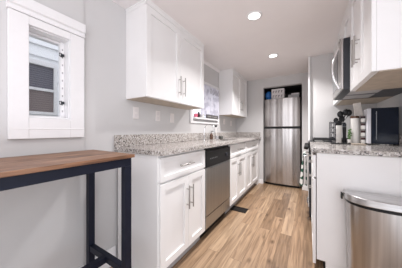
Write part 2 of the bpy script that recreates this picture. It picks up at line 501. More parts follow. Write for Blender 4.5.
struct(MB().box(XW - T, XW - .02, YN, 4.4, H + .081, 2.9).build('wall_sky_blocker', 'siding'))  # unseen wall added above to keep sky light off the siding
struct(MB().box(-6, XW - .25, -4, 7, -.4, -.3).build('ground', 'grass_ground'))

# ------------------------------------------------------------------ window_2 over the sink
w2 = bpy.data.objects.new('window_2', None); COL.objects.link(w2); w2.location = (XW, 2.3, 1.245); w2['_org'] = (XW, 2.3, 1.245); struct(w2)
xs = XW + .001
b = MB()
b.box(xs, xs + .018, W2[0] - .06, W2[0], 1.20, 1.79).box(xs, xs + .018, W2[1], W2[1] + .05, 1.20, 1.79).box(xs, xs + .018, W2[0], W2[1], W2[3], 1.79).box(xs, xs + .018, W2[0] - .06, W2[1] + .05, 1.165, 1.20)
b.build('casing', 'trim_white', w2, bevel=.002)
MB().box(XW - .10, xs + .055, W2[0] + .002, W2[1] - .002, 1.222, 1.244).build('sill', 'trim_white', w2, bevel=.003)
b = MB(); xf = XW - .10
b.box(xf - .02, xf + .012, W2[0], W2[0] + .03, W2[2], W2[3]).box(xf - .02, xf + .012, W2[1] - .03, W2[1], W2[2], W2[3]).box(xf - .02, xf + .012, W2[0] + .03, W2[1] - .03, W2[3] - .03, W2[3]).box(xf - .02, xf + .012, W2[0] + .03, W2[1] - .03, W2[2], W2[2] + .03).box(xf - .015, xf + .008, W2[0] + .03, W2[1] - .03, 1.48, 1.505)
b.build('sash', 'trim_white', w2)
MB().box(xf - .005, xf - .002, W2[0] + .028, W2[1] - .028, W2[2] + .028, W2[3] - .028).build('pane', 'window_glass', w2)

cu = thing('lace_curtain', 'pale lilac lace curtain gathered across the sink window', 'curtain', (XW + .035, 2.42, 1.26))
MB().grid(lambda u, v: (XW + .036 + .009 * math.sin(u * 34) * (0.5 + .5 * v), 2.10 + .575 * u, 1.745 - .475 * v + .008 * math.sin(u * 50) * v), 90, 14).build('drape', 'curtain_lace', cu, solid=.002, smooth=True)
MB().tube([(XW + .036, 1.99, 1.745), (XW + .036, 2.70, 1.745)], .006, 8).build('rod', 'trim_white', cu)
b = MB()
for k in range(4):
    yy = 2.36 + k * .085
    b.tube([(XW + .055, yy + .024 * math.cos(a * PI / 6), 1.665 + .04 * math.sin(a * PI / 6)) for a in range(12)], .0035, 6, closed=True)
b.build('ring_trim', 'toe_grey', cu, label='grey ring trim along the curtain heading')

# ------------------------------------------------------------------ lamps in the ceiling
first = None
for i, (yy, lab) in enumerate(((1.585, 'round recessed ceiling light nearer the camera'), (2.565, 'smaller looking recessed ceiling light nearer the refrigerator'))):
    if first is None:
        first = thing('recessed_light', lab, 'ceiling light', (-.415, yy, H), 'recessed ceiling lights')
        b = MB()
        b.lathe([(.050, -.001), (.050, -.007), (.066, -.006), (.070, -.001)], (-.415, yy, H), 28)
        b.build('trim_ring', 'trim_white', first, smooth=True)
        MB().lathe([(.001, -.0055), (.049, -.0055), (.049, -.001), (.001, -.001)], (-.415, yy, H), 28).build('diffuser', 'lamp_glow', first)
    else:
        copy_tree(first, (-.415, yy, H), lab)
for yy, en in ((1.585, 9), (2.565, 19), (.3, 1.5)):  # last lamp is unseen, added without a fixture
    d = bpy.data.lights.new('downlight', 'AREA'); d.shape = 'DISK'; d.size = .1; d.energy = en; d.color = (1, .975, .97); d.spread = math.radians(128)
    o = bpy.data.objects.new('downlight', d); COL.objects.link(o); o.location = (-.415, yy, H - .012)

# ------------------------------------------------------------------ cabinet parts


def shaker(x, y0, y1, z0, z1, d, name, parent, frame=.052, g=.0015):
    """shaker door on plane x, its face looking along d (+1 or -1 in X)"""
    t = .019 * d; r = .007 * d
    b = MB(); y0 += g; y1 -= g; z0 += g; z1 -= g
    b.box(x, x + t, y0, y0 + frame, z0, z1).box(x, x + t, y1 - frame, y1, z0, z1)
    b.box(x, x + t, y0 + frame, y1 - frame, z0, z0 + frame).box(x, x + t, y0 + frame, y1 - frame, z1 - frame, z1)
    b.box(x, x + r, y0 + frame, y1 - frame, z0 + frame, z1 - frame)
    return b.build(name, 'cabinet_white', parent, bevel=.0012)


def handle(x, y, z, L, d, parent, vertical=True, mat='nickel'):
    b = MB(); o = .028 * d
    if vertical:
        b.tube([(x + o, y, z - L / 2), (x + o, y, z + L / 2)], .0055, 10)
        for q in (-.34, .34): b.tube([(x, y, z + q * L), (x + o, y, z + q * L)], .004, 8)
    else:
        b.tube([(x + o, y - L / 2, z), (x + o, y + L / 2, z)], .0055, 10)
        for q in (-.34, .34): b.tube([(x, y + q * L, z), (x + o, y + q * L, z)], .004, 8)
    b.build('handle', mat, parent, smooth=True)


XC = -.8585            # left carcass front; door faces reach -.8395
XU = -1.093            # left upper carcass front


def upper_left(label, y0, y1, split, hz, hys):
    t = thing('wall_cabinet', label, 'cabinet', (XW, (y0 + y1) / 2, 1.327))
    MB().box(XW + .001, XU, y0, y1, 1.332, 2.055).build('body', 'cabinet_white', t, bevel=.001)
    MB().box(XW + .006, XU - .012, y0 + .004, y1 - .004, 1.3275, 1.3315).build('underside', 'raw_wood', t, label='unpainted wood underside')
    b = MB().box(XW + .001, XU + .0195, y0 - .001, y1 + .001, 2.056, 2.082)
    b.prism([(XW + .001, 2.082), (XU + .018, 2.082), (XU + .030, 2.094), (XW + .001, 2.094)], 'y', y0 - .006, y1 + .001)
    b.build('crown', 'cabinet_white', t)
    d1 = shaker(XU, y0, split, 1.332, 2.055, 1, 'door', t); d2 = shaker(XU, split, y1, 1.332, 2.055, 1, 'door', t)
    handle(XU + .019, hys[0], hz, .185, 1, d1); handle(XU + .019, hys[1], hz, .185, 1, d2)


upper_left('white two-door shaker wall cabinet nearest the camera, above the outlets', .935, 1.815, 1.362, 1.495, (1.335, 1.405))
upper_left('smaller white shaker wall cabinet in the far corner beyond the curtain', 2.75, 3.55, 3.155, 1.515, (3.125, 3.20))


def base_left(label, y0, y1, split, drawers, sink, hys):
    t = thing('base_cabinet', label, 'cabinet', (-1.08, (y0 + y1) / 2, 0))
    b = MB()
    if not sink: b.box(XW + .03, XC, y0, y1, .105, .897)
    else: b.box(XW + .03, XC, y0, y0 + .018, .105, .897).box(XW + .03, XC, y1 - .018, y1, .105, .897).box(XW + .03, XW + .045, y0 + .018, y1 - .018, .105, .897).box(XC - .018, XC, y0 + .018, y1 - .018, .105, .897).box(XW + .045, XC - .018, y0 + .018, y1 - .018, .105, .12)
    b.box(XW + .03, XC - .055, y0, y1, 0.001, .105)
    b.build('body', 'cabinet_white', t, bevel=.001)
    MB().box(XC - .0545, XC - .046, y0 + .002, y1 - .002, 0.001, .10).build('toe_kick', 'toe_grey', t, label='grey toe kick')
    for (a, c) in drawers:
        dr = shaker(XC, a, c, .712, .880, 1, 'drawer', t, frame=.036)
        handle(XC + .019, (a + c) / 2 - .02, .800, .16 if c - a < .5 else .18, 1, dr, vertical=False)
    d1 = shaker(XC, y0 + .006, split, .108, .700, 1, 'door', t); d2 = shaker(XC, split, y1 - .006, .108, .700, 1, 'door', t)
    handle(XC + .019, hys[0], .53, .185, 1, d1); handle(XC + .019, hys[1], .53, .185, 1, d2)
    return t


base_left('white base cabinet with one drawer over two doors, between black table and dishwasher', .842, 1.448, 1.172, [(.848, 1.442)], False, (1.145, 1.20))
base_left('white sink base cabinet directly right of the dishwasher', 2.066, 2.745, 2.37, [(2.07, 2.741)], True, (2.345, 2.395))
base_left('white base cabinet at the far end of the run, beside the refrigerator', 2.748, 3.50, 3.07, [(2.752, 3.496)], False, (3.04, 3.10))
fp = MB().box(XW + .03, XC + .012, 3.503, YB - .015, 0.001, .897).build('filler_panel', 'cabinet_white')
tag(fp, 'white filler panel closing the base cabinets against the far wall', 'panel')

# dishwasher
dw = thing('dishwasher', 'stainless dishwasher with black control panel between white cabinets', 'dishwasher', (-1.08, 1.757, 0))
MB().box(XW + .06, XC - .004, 1.455, 2.060, .11, .893).build('tub', 'black_plastic', dw)
MB().box(XC - .003, XC + .020, 1.458, 2.057, .232, .700).build('door_panel', 'steel', dw, bevel=.003)
b = MB().box(XC - .003, XC + .024, 1.458, 2.057, .704, .862)
cp = b.build('control_panel', 'black_plastic', dw, bevel=.003)
b = MB()
for k in range(5):
    b.box(XC + .0245, XC + .026, 1.53 + k * .035, 1.55 + k * .035, .778, .788)
b.build('buttons', 'grey_chrome', cp)
MB().tube([(XC + .0245, 1.93, .783), (XC + .036, 1.93, .783)], .020, 18).build('dial', 'black_metal', cp, smooth=True)
MB().box(XC + .0205, XC + .030, 1.56, 1.96, .685, .697).build('door_lip', 'grey_chrome', dw, bevel=.002)
MB().box(XC - .003, XC + .016, 1.458, 2.057, .105, .222).build('access_panel', 'steel', dw, bevel=.002)
MB().box(XC - .06, XC - .05, 1.458, 2.057, .002, .104).build('toe_kick', 'black_plastic', dw)

# countertop on the left run, with a sink cut-out
SY0, SY1, SX0, SX1 = 2.10, 2.62, -1.20, -.92
ct = thing('granite_countertop', 'long speckled grey granite countertop with backsplash and sink, along the left wall', 'countertop', (-1.07, 2.2, .898))
x0, x1, z0, z1 = XW + .002, -.808, .899, .930
b = MB()
b.box(x0, x1, .826, SY0, z0, z1).box(x0, x1, SY1, YB - .002, z0, z1).box(x0, SX0, SY0, SY1, z0, z1).box(SX1, x1, SY0, SY1, z0, z1)
b.build('slab', 'granite', ct)
MB().box(x0, x0 + .02, .826, YB - .024, .9305, 1.028).box(x0, -.822, YB - .022, YB - .002, .9305, 1.028).build('backsplash', 'granite', ct, bevel=.002)
sk = thing('sink', 'undermounted steel sink let into the left countertop under the window', 'sink', (-1.06, 2.36, .74))
b = MB()
b.box(SX0 - .01, SX0, SY0 - .01, SY1 + .01, .75, .897).box(SX1, SX1 + .01, SY0 - .01, SY1 + .01, .75, .897).box(SX0, SX1, SY0 - .01, SY0, .75, .897).box(SX0, SX1, SY1, SY1 + .01, .75, .897).box(SX0 - .01, SX1 + .01, SY0 - .01, SY1 + .01, .74, .75)
b.build('basin', 'steel', sk)
MB().lathe([(.001, 0), (.03, 0), (.03, .003), (.001, .003)], (-1.06, 2.36, .7505), 18).build('drain', 'chrome', sk)

# faucet
fa = thing('kitchen_faucet', 'slim chrome gooseneck faucet behind the sink', 'faucet', (-1.25, 2.12, .930))
MB().lathe([(.022, .0005), (.022, .008), (.012, .02), (.001, .02)], (-1.25, 2.12, .930), 18).build('base', 'chrome', fa, smooth=True)
pts = [(-1.25, 2.12, .945), (-1.25, 2.12, 1.06)] + [(-1.18 + .07 * math.cos(math.radians(a)), 2.12 + .03 * (1 - math.cos(math.radians(180 - a))) / 2, 1.06 + .09 * math.sin(math.radians(a))) for a in range(165, -1, -15)] + [(-1.11, 2.15, 1.03)]
MB().tube(pts, .0075, 10).build('spout', 'chrome', fa, smooth=True)
MB().tube([(-1.25, 2.13, .965), (-1.25, 2.175, .985)], .005, 8).build('lever', 'chrome', fa, smooth=True)
so = thing('soap_bottle', 'dark soap pump bottle by the sink, beside the faucet', 'bottle', (-1.25, 2.33, .930))
MB().lathe([(.001, .0005), (.024, .001), (.026, .06), (.022, .075), (.009, .085), (.009, .095), (.001, .095)], (-1.25, 2.33, .930), 16).build('body', 'amber_jar', so, smooth=True)
MB().tube([(-1.25, 2.33, 1.026), (-1.25, 2.33, 1.05), (-1.21, 2.34, 1.052)], .005, 8).build('pump', 'black_plastic', so, smooth=True)
br = thing('dish_brush', 'thin upright dark-tipped dish brush on the counter under the curtain end', 'brush', (-1.225, 2.46, .930))
MB().lathe([(.001, .0005), (.028, .0005), (.028, .05), (.024, .05), (.024, .006), (.001, .006)], (-1.225, 2.46, .930), 16).build('holder', 'toe_grey', br, smooth=True)
MB().tube([(-1.225, 2.46, .94), (-1.238, 2.46, 1.115)], .006, 8).build('stick', 'porcelain', br, smooth=True)
MB().ball((-1.2385, 2.46, 1.13), .019, 1, 1, .8).build('brush_head', 'black_plastic', br, smooth=True)
tag(MB().box(-1.24, -1.18, 2.52, 2.61, .9305, .975).build('sponge', 'sponge', bevel=.006), 'dark sponge lying at the far end of the sink', 'sponge')

# window sill things
zs = 1.2445
tag(MB().lathe([(.001, 0), (.020, 0), (.027, .02), (.027, .042), (.016, .052), (.001, .052)], (XW + .02, 1.990, zs), 18).build('small_jar', 'pink', smooth=True), 'small round pink jar on the sink window sill, next to the dark bottle', 'jar')
bt = thing('sill_bottle', 'small dark red bottle on the sink window sill', 'bottle', (XW + .02, 2.065, zs))
MB().lathe([(.001, 0), (.022, 0), (.022, .052), (.014, .062), (.001, .062)], (XW + .02, 2.065, zs), 16).build('body', 'dark_red', bt, smooth=True)
MB().lathe([(.001, .0625), (.012, .0625), (.012, .078), (.001, .078)], (XW + .02, 2.065, zs), 14).build('cap', 'black_plastic', bt, smooth=True)
tag(MB().lathe([(.001, 0), (.022, 0), (.030, .05), (.027, .055), (.020, .01), (.001, .01)], (XW + .02, 2.155, zs), 18).build('white_cup', 'porcelain', smooth=True), 'small white cup on the sink window sill beside the dark sign', 'cup')
sg = thing('sill_sign', 'long dark grey block sign with pale lettering on the sink window sill', 'sign', (XW + .045, 2.42, zs))
MB().box(XW + .044, XW + .055, 2.225, 2.61, zs + .0005, zs + .058).build('board', 'sign_grey', sg, bevel=.002)
yy = 2.250
for k in range(13):
    w = random.choice((.014, .018, .022)); h_ = random.choice((.018, .024)); zb = zs + .018
    if k in (5, 8): yy += .018; continue
    pts = [(yy, zb), (yy + .005, zb), (yy + .005, zb + h_ * .5), (yy + w, zb + h_ * .5)] + ([(yy + w, zb + h_)] if k % 2 else [(yy + w, zb + h_ * .5 + .005), (yy + .005, zb + h_ * .5 + .005), (yy + .005, zb + h_)]) + [(yy, zb + h_)]
    MB().prism(pts, 'x', XW + .0555, XW + .0565).build('letter', 'sign_ink', sg)
    yy += w + .009

# wall plates
def plate(name, y, z, w, h_, label, rocker=False):
    t = thing(name, label, 'outlet' if name == 'wall_outlet' else 'switch', (XW, y, z - h_ / 2))
    MB().box(XW + .0005, XW + .007, y - w / 2, y + w / 2, z - h_ / 2, z + h_ / 2).build('cover_plate', 'plate_white', t, bevel=.002)
    b = MB()
    if rocker:
        b.box(XW + .0072, XW + .010, y - .014, y + .014, z - .028, z + .028)
        b.build('rocker', 'plate_white', t, bevel=.001)
    else:
        for q in (-1, 1):
            b.box(XW + .0072, XW + .0085, y - .015, y + .015, z + q * .024 - .015, z + q * .024 + .015)
        b.build('socket', 'card_white', t, bevel=.001)


plate('wall_outlet', 1.033, 1.222, .060, .105, 'white outlet plate on the left wall nearest the table')
plate('wall_outlet', 1.303, 1.214, .062, .105, 'white outlet plate in the middle under the near wall cabinet')
plate('wall_switch', 1.523, 1.205, .066, .105, 'white switch plate furthest right under the near wall cabinet', True)
plate('wall_outlet', 2.965, 1.228, .07, .10, 'white outlet plate under the far wall cabinet, nearer the sink window')
plate('wall_switch', 3.30, 1.205, .07, .10, 'white switch plate under the far wall cabinet, nearer the corner', True)

# ------------------------------------------------------------------ floor register
fv = thing('floor_register', 'dark brown metal floor vent by the sink cabinet toe kick', 'vent', (-.80, 2.27, 0))
b = MB().box(-.915, -.69, 2.205, 2.225, .0005, .006).box(-.915, -.69, 2.325, 2.345, .0005, .006).box(-.915, -.90, 2.225, 2.325, .0005, .006).box(-.705, -.69, 2.225, 2.325, .0005, .006)
b.build('frame', 'vent_brown', fv)
b = MB().box(-.90, -.705, 2.225, 2.325, .0005, .002)
for k in range(9): b.box(-.895 + k * .021, -.888 + k * .021, 2.226, 2.324, .002, .005)
b.build('louvres', 'vent_brown', fv)

# ------------------------------------------------------------------ refrigerator
FX0, FX1 = -.755, -.127
rf = thing('refrigerator', 'tall stainless two-door refrigerator with freezer on top, in its wall recess', 'refrigerator', (-.44, 3.9, 0))
MB().box(FX0 + .004, FX1 - .004, YB + .068, 4.30, .03, 1.668).build('body', 'black_metal', rf, bevel=.004)


def fdoor(z0, z1, name):
    n = 16; pts = []
    for i in range(n + 1):
        u = i / n; x = FX0 + (FX1 - FX0) * u; e = abs(2 * u - 1)
        pts.append((x, YB - .006 + .026 * e ** 2 + (.014 * max(0, (e - .9) / .1) ** 2)))
    pts += [(FX1, YB + .064), (FX0, YB + .064)]
    o = MB().prism(pts, 'z', z0, z1).build(name, 'fridge_steel', rf, bevel=.003, smooth=True)
    return o


fdoor(1.138, 1.675, 'freezer_door'); fdoor(.045, 1.098, 'fridge_door')
MB().box(FX0 + .012, FX1 - .012, YB + .036, YB + .066, 1.099, 1.137).build('handle_groove', 'black_plastic', rf)
MB().box(FX0 + .02, FX1 - .02, YB + .05, YB + .066, .005, .044).build('kick_grille', 'black_plastic', rf)
# things on top of it
bb = MB()
bb.ball((-.70, 3.80, 1.770), .062, 1.0, 1.6, 1.60)
bb.ball((-.685, 3.80, 1.722), .042, 1.0, 1.6, 1.2)
tag(bb.build('blue_bag', 'blue_bag', smooth=True), 'crumpled shiny blue bag on top of the refrigerator, leftmost', 'bag')
bx = thing('printed_box', 'white box printed with dark marks on top of the refrigerator', 'box', (-.515, 3.80, 1.676))
MB().box(-.632, -.400, 3.72, 3.90, 1.677, 1.885).build('carton', 'card_white', bx, bevel=.003)
for row, zz in enumerate((1.825, 1.735)):
    for k in range(4):
        xx = -.605 + k * .050
        pts = [(xx, zz - .022), (xx + .008, zz - .022), (xx + .008, zz - .006), (xx + .02, zz - .006), (xx + .02, zz + .002), (xx + .008, zz + .002), (xx + .008, zz + .012), (xx + .028, zz + .012), (xx + .028, zz + .022), (xx, zz + .022)]
        if row: pts = pts[:2] + pts[6:]
        MB().prism(pts, 'y', 3.718, 3.7196).build('printed_mark', 'ink', bx)
tp = thing('storage_tin', 'dark tin with pale lid on top of the refrigerator, at the right', 'tin', (-.24, 3.82, 1.676))
MB().box(-.335, -.15, 3.74, 3.92, 1.677, 1.748).build('body', 'toe_grey', tp, bevel=.006)
MB().box(-.28, -.145, 3.735, 3.925, 1.7485, 1.772).build('lid', 'card_white', tp, bevel=.005)
tag(MB().lathe([(.001, 0), (.028, 0), (.03, .07), (.02, .09), (.001, .09)], (-.365, 3.80, 1.677), 16).build('black_cup', 'black_plastic', smooth=True), 'small black cup on the refrigerator between box and tin', 'cup')

# ------------------------------------------------------------------ bar table
tb = thing('bar_table', 'narrow bar table with rustic brown wooden top and black metal frame under the window', 'table', (-1.07, .06, 0))
TX0, TX1, TY0, TY1 = -1.285, -.838, -.56, .648
MB().box(TX0, TX1, TY0, TY1, .913, .931).build('tabletop', 'table_wood', tb, bevel=.002)
b = MB(); lx0, lx1 = TX0 + .012, TX1 - .012; ly0, ly1 = TY0 + .014, TY1 - .014; q = .038
b.box(lx0, lx1, ly0, ly0 + q, .868, .912).box(lx0, lx1, ly1 - q, ly1, .868, .912).box(lx0, lx0 + q, ly0 + q, ly1 - q, .868, .912).box(lx1 - q, lx1, ly0 + q, ly1 - q, .868, .912)
b.build('apron', 'table_frame_metal', tb, bevel=.001)
for xx in (lx0, lx1 - q):
    for yy in (ly0, ly1 - q):
        MB().box(xx, xx + q, yy, yy + q, .001, .8675).build('leg', 'table_frame_metal', tb, bevel=.001)
for yy in (ly0, ly1 - q):
    MB().box(lx0 + q + .0005, lx1 - q - .0005, yy + .004, yy + q - .004, .263, .301).build('end_rail', 'table_frame_metal', tb, bevel=.001)
xm = (lx0 + lx1) / 2
MB().box(xm - .019, xm + .019, ly0 + q - .003, ly1 - q + .003, .264, .300).build('foot_rail', 'table_frame_metal', tb, bevel=.001)

# ------------------------------------------------------------------ right-hand run
XRF = .052             # carcass front
def base_right(label, y0, y1, endp):
    t = thing('base_cabinet', label, 'cabinet', (.37, (y0 + y1) / 2, 0))
    b = MB().box(XRF, XR - .002, y0, y1, .10, .897).box(XRF + .055, XR - .002, y0 + (.012 if endp else 0), y1, .001, .10)
    b.build('body', 'cabinet_white', t, bevel=.001)
    MB().box(XRF + .046, XRF + .0545, y0 + .014, y1 - .002, .001, .098).build('toe_kick', 'black_plastic', t)
    ym = (y0 + y1) / 2
    for (a, c, hy) in ((y0 + .001, ym, ym - .03), (ym, y1 - .003, ym + .03)):
        dr = shaker(XRF - .005, a, c, .712, .880, -1, 'drawer', t, frame=.036)
        dd = shaker(XRF - .005, a, c, .060, .700, -1, 'door', t, frame=.045)
        handle(XRF - .024, (a + c) / 2, .80, .12, -1, dr, vertical=False)
        handle(XRF - .024, hy, .58, .16, -1, dd)


base_right('white base cabinet with blank white end panel behind the trash can', 1.574, 2.396, True)
t = thing('granite_countertop', 'short granite countertop over the white end panel, holding the toaster oven', 'countertop', (.35, 1.98, .898))
MB().box(.014, XR - .002, 1.560, 2.398, .899, .931).build('slab', 'granite', t, bevel=.002)
MB().box(XR - .022, XR - .002, 1.562, 2.396, .9315, 1.03).build('backsplash', 'granite', t, bevel=.002)

# stove
SY0_, SY1_ = 2.402, 2.862
st = thing('gas_stove', 'gas stove with black grates and black knobs, between the right-hand counter and the partition wall', 'stove', (.35, 2.63, 0))
MB().box(.045, XR - .02, SY0_, SY1_, .02, .905).build('body', 'black_metal', st)
MB().box(.0455, XR - .02, SY0_, SY1_, .9055, .930).build('cooktop', 'steel', st, bevel=.002)
MB().prism([(.045, .812), (.004, .812), (-.008, .905), (.004, .927), (.045, .930)], 'y', SY0_, SY1_).build('control_panel', 'black_plastic', st)
od = MB().box(.004, .044, SY0_ + .004, SY1_ - .004, .22, .808).build('oven_door', 'black_metal', st, bevel=.004)
MB().box(.001, .0035, SY0_ + .09, SY1_ - .09, .36, .70).build('oven_window', 'dark_glass', od)
b = MB().tube([(-.042, SY0_ + .02, .765), (-.042, SY1_ - .02, .765)], .010, 12)
for yy in (SY0_ + .03, SY1_ - .03): b.tube([(.004, yy, .765), (-.042, yy, .765)], .008, 10)
b.build('oven_handle', 'chrome', od, smooth=True)
dr = MB().box(.006, .044, SY0_ + .004, SY1_ - .004, .05, .212).build('drawer', 'black_metal', st, bevel=.004)
MB().tube([(-.012, SY0_ + .12, .17), (-.012, SY1_ - .12, .17)], .007, 10).tube([(.006, SY0_ + .15, .17), (-.012, SY0_ + .15, .17)], .005, 8).tube([(.006, SY1_ - .15, .17), (-.012, SY1_ - .15, .17)], .005, 8).build('handle', 'chrome', dr, smooth=True)
for k in range(5):
    yy = SY0_ + .045 + k * .092
    b = MB().tube([(-.0015, yy, .862), (-.010, yy, .863)], .028, 18).tube([(-.010, yy, .863), (-.046, yy, .868)], .030, 18, r2=.026)
    b.build('knob', 'black_plastic', st, smooth=True)
for j, (gx0, gx1) in enumerate(((.045, .345), (.352, .655))):
    for (gy0, gy1) in ((SY0_ + .012, SY0_ + .227), (SY0_ + .233, SY1_ - .012)):
        b = MB()
        z0, z1 = .952, .968
        b.box(gx0, gx1, gy0, gy0 + .012, z0, z1).box(gx0, gx1, gy1 - .012, gy1, z0, z1).box(gx0, gx0 + .012, gy0 + .012, gy1 - .012, z0, z1).box(gx1 - .012, gx1, gy0 + .012, gy1 - .012, z0, z1)
        cx, cy = (gx0 + gx1) / 2, (gy0 + gy1) / 2
        for a, c in (((gx0 + .012, cy - .005), (cx - .03, cy + .005)), ((cx + .03, cy - .005), (gx1 - .012, cy + .005)), ((cx - .005, gy0 + .012), (cx + .005, cy - .03)), ((cx - .005, cy + .03), (cx + .005, gy1 - .012))):
            b.box(a[0], c[0], a[1], c[1], z0, z1 + .004)
        for fx in (gx0 + .001, gx1 - .013):
            for fy in (gy0 + .001, gy1 - .013): b.box(fx, fx + .012, fy, fy + .012, .9305, z0)
        b.build('grate', 'cast_iron', st)
        MB().lathe([(.001, .0005), (.045, .0005), (.045, .010), (.028, .016), (.001, .018)], (cx, cy, .930), 20).build('burner', 'cast_iron', st, smooth=True)

# dish towel on the oven handle
tw = MB()
def tw_fn(side):
    def fn(u, v):
        yy = SY0_ + .055 + .26 * u
        wob = (.004 + .016 * v) * math.sin(u * 12.5 + 2.2) * min(1, v * 3)
        if side: return (-.042 - .0135 - .022 * v + wob, yy, .771 - .390 * v)
        return (-.042 + .0135 + .010 * v * (1 - .6 * v) + wob * .3, yy, .771 - .375 * v)
    return fn
n = 16
def prof(u, s):
    """s runs up the back fall, over the handle, down the front fall"""
    if s < .45:
        return tw_fn(False)(u, 1 - s / .45)
    if s > .55:
        return tw_fn(True)(u, (s - .55) / .45)
    a = PI * (s - .45) / .10
    yy = SY0_ + .055 + .26 * u
    return (-.042 + .0135 * math.cos(a), yy, .771 + .0135 * math.sin(a))
tw.grid(prof, 18, 50)
tag(tw.build('dish_towel', 'towel_cotton', solid=.004, smooth=True), 'white dish towel with dark green leaf pattern hanging over the oven handle', 'towel')

# upper cabinets on the right
XQ = .298              # carcass front; door faces .279
def upper_right(label, y0, y1, z0, doors, hz, hL, warm=True):
    t = thing('wall_cabinet', label, 'cabinet', (.5, (y0 + y1) / 2, z0))
    MB().box(XQ, XR - .002, y0, y1, z0 + .005, 2.060).build('body', 'cabinet_white', t, bevel=.001)
    MB().box(XQ + .012, XR - .006, y0 + .004, y1 - .004, z0, z0 + .0045).build('underside', 'raw_wood', t, label='unpainted wood underside')
    b = MB().box(XQ - .0195, XR - .002, y0 - .001, y1 + .001, 2.061, 2.083)
    b.prism([(XR - .002, 2.083), (XQ - .018, 2.083), (XQ - .028, 2.094), (XR - .002, 2.094)], 'y', y0 - .004, y1 + .001)
    b.build('crown', 'cabinet_white', t)
    for (a, c, hy) in doors:
        d = shaker(XQ, a, c, z0 + .004, 2.060, -1, 'door', t)
        handle(XQ - .019, hy, hz, hL, -1, d)


upper_right('large white shaker wall cabinet at the right edge, nearest the camera', 1.237, 1.793, 1.366, [(1.237, 1.515, 1.485), (1.515, 1.793, 1.545)], 1.585, .185)
upper_right('short white cabinet above the microwave', 1.797, 2.395, 1.815, [(1.797, 2.096, 2.066), (2.096, 2.395, 2.126)], 1.875, .08)
upper_right('white wall cabinet beyond the microwave, over the stove', 2.402, 2.886, 1.390, [(2.402, 2.886, 2.44)], 1.50, .185)

# over-the-range microwave
mw = thing('microwave', 'over-the-range microwave with black front and curved silver handle, beside white wall cabinet', 'microwave', (.45, 2.096, 1.39))
MB().box(.240, XR - .004, 1.800, 2.392, 1.392, 1.808).build('body', 'black_metal', mw, bevel=.003)
dm = MB().box(.226, .2395, 1.801, 2.391, 1.396, 1.806).build('door', 'can_steel', mw, bevel=.004)
MB().box(.2235, .2255, 2.02, 2.36, 1.45, 1.76).build('window', 'dark_glass', dm)
hb = [(.226, 1.93, 1.425)] + [(.226 - .046 * math.sin(PI * i / 16) ** .8, 1.93, 1.432 + .335 * i / 16) for i in range(1, 16)] + [(.226, 1.93, 1.774)]
MB().tube(hb, .009, 10).build('handle', 'chrome', dm, smooth=True)
b = MB()
for k in range(2): b.box(.30, .50, 1.86 + k * .26, 2.06 + k * .26, 1.388, 1.3915)
b.build('filter', 'toe_grey', mw)

# ------------------------------------------------------------------ things on the right counter
ZC = .9315
CX, CY = .266, 2.30
ur = thing('utensil_crock', 'small white crock full of black cooking tools on the right counter', 'crock', (CX, CY, ZC))
MB().lathe([(.001, 0), (.021, 0), (.024, .01), (.024, .185), (.020, .185), (.019, .012), (.001, .012)], (CX, CY, ZC), 22).build('crock', 'porcelain', ur, smooth=True)
for k, (dx, dy, hh, rr) in enumerate(((-.018, .03, .27, .022), (.012, -.012, .330, .026), (.060, .015, .350, .026), (.086, .02, .345, .026), (.030, .03, .285, .026), (.002, .02, .235, .024))):
    top = (CX + dx, CY + dy, ZC + hh - .05)
    b = MB().tube([(CX + dx * .12, CY + dy * .2, ZC + .02), (CX + dx * .25, CY + dy * .4, ZC + .19), top], .005, 8)
    b.ball((top[0], top[1], top[2] + .02), rr, 1.0, .35, 1.3)
    b.build('spoon' if k % 2 else 'spatula', 'black_plastic', ur, smooth=True)
# wire rack on the left of the crock
wr = MB()
RX0, RX1, RY0, RY1 = .195, .234, 2.23, 2.37
for k in range(5):
    zz = ZC + .006 + k * .052
    wr.tube([(RX0, RY0, zz), (RX1, RY0, zz), (RX1, RY1, zz), (RX0, RY1, zz)], .003, 6, closed=True)
for (xx, yy) in ((RX0, RY0), (RX1, RY0), (RX1, RY1), (RX0, RY1)):
    wr.tube([(xx, yy, ZC + .001), (xx, yy, ZC + .225)], .0035, 6)
for k in range(4):
    zz = ZC + .032 + k * .052
    wr.tube([((RX0 + RX1) / 2 + .016 * math.cos(a * PI / 6), RY0, zz + .020 * math.sin(a * PI / 6)) for a in range(12)], .0025, 6, closed=True)
tag(wr.build('wire_rack', 'black_metal', smooth=True), 'narrow black wire rack left of the utensil crock on the right counter', 'rack')
# black trivet in front
tv = MB()
for k in range(6): tv.box(.19 + k * .028, .20 + k * .028, 2.14, 2.205, ZC + .008, ZC + .014)
for yy in (2.15, 2.19): tv.box(.19, .34, yy, yy + .008, ZC + .0005, ZC + .0085)
tag(tv.build('trivet', 'cast_iron'), 'flat black slatted trivet lying before the utensil crock', 'trivet')
# pepper mill: dark column
pm = thing('pepper_mill', 'tall dark pepper mill between white crock and canister', 'mill', (.318, 2.335, ZC))
MB().lathe([(.001, .0005), (.018, .0005), (.019, .02), (.014, .07), (.016, .13), (.017, .17), (.001, .17)], (.318, 2.335, ZC), 18).build('body', 'black_plastic', pm, smooth=True)
MB().lathe([(.001, .171), (.016, .172), (.018, .195), (.010, .215), (.001, .218)], (.318, 2.335, ZC), 18).build('head', 'black_metal', pm, smooth=True)
hp = thing('herb_pot', 'little green herb in a white pot, left of the lidded canister', 'plant', (.346, 2.255, ZC))
MB().lathe([(.001, 0), (.013, 0), (.016, .045), (.013, .045), (.001, .035)], (.346, 2.255, ZC), 16).build('pot', 'porcelain', hp, smooth=True)
b = MB()
for k in range(14):
    a = k * 2.4; rr = .004 + .008 * (k % 3) / 2; z_ = .050 + .007 * k
    b.ball((.346 + rr * math.cos(a), 2.255 + rr * math.sin(a), ZC + z_), .008, 1.1, .7, 1.0)
b.build('leaves', 'leaf_green', hp, smooth=True)
CCX, CCY = .395, 2.305
ca = thing('canister', 'tall white canister with dark lid, left of the column of jars', 'canister', (CCX, CCY, ZC))
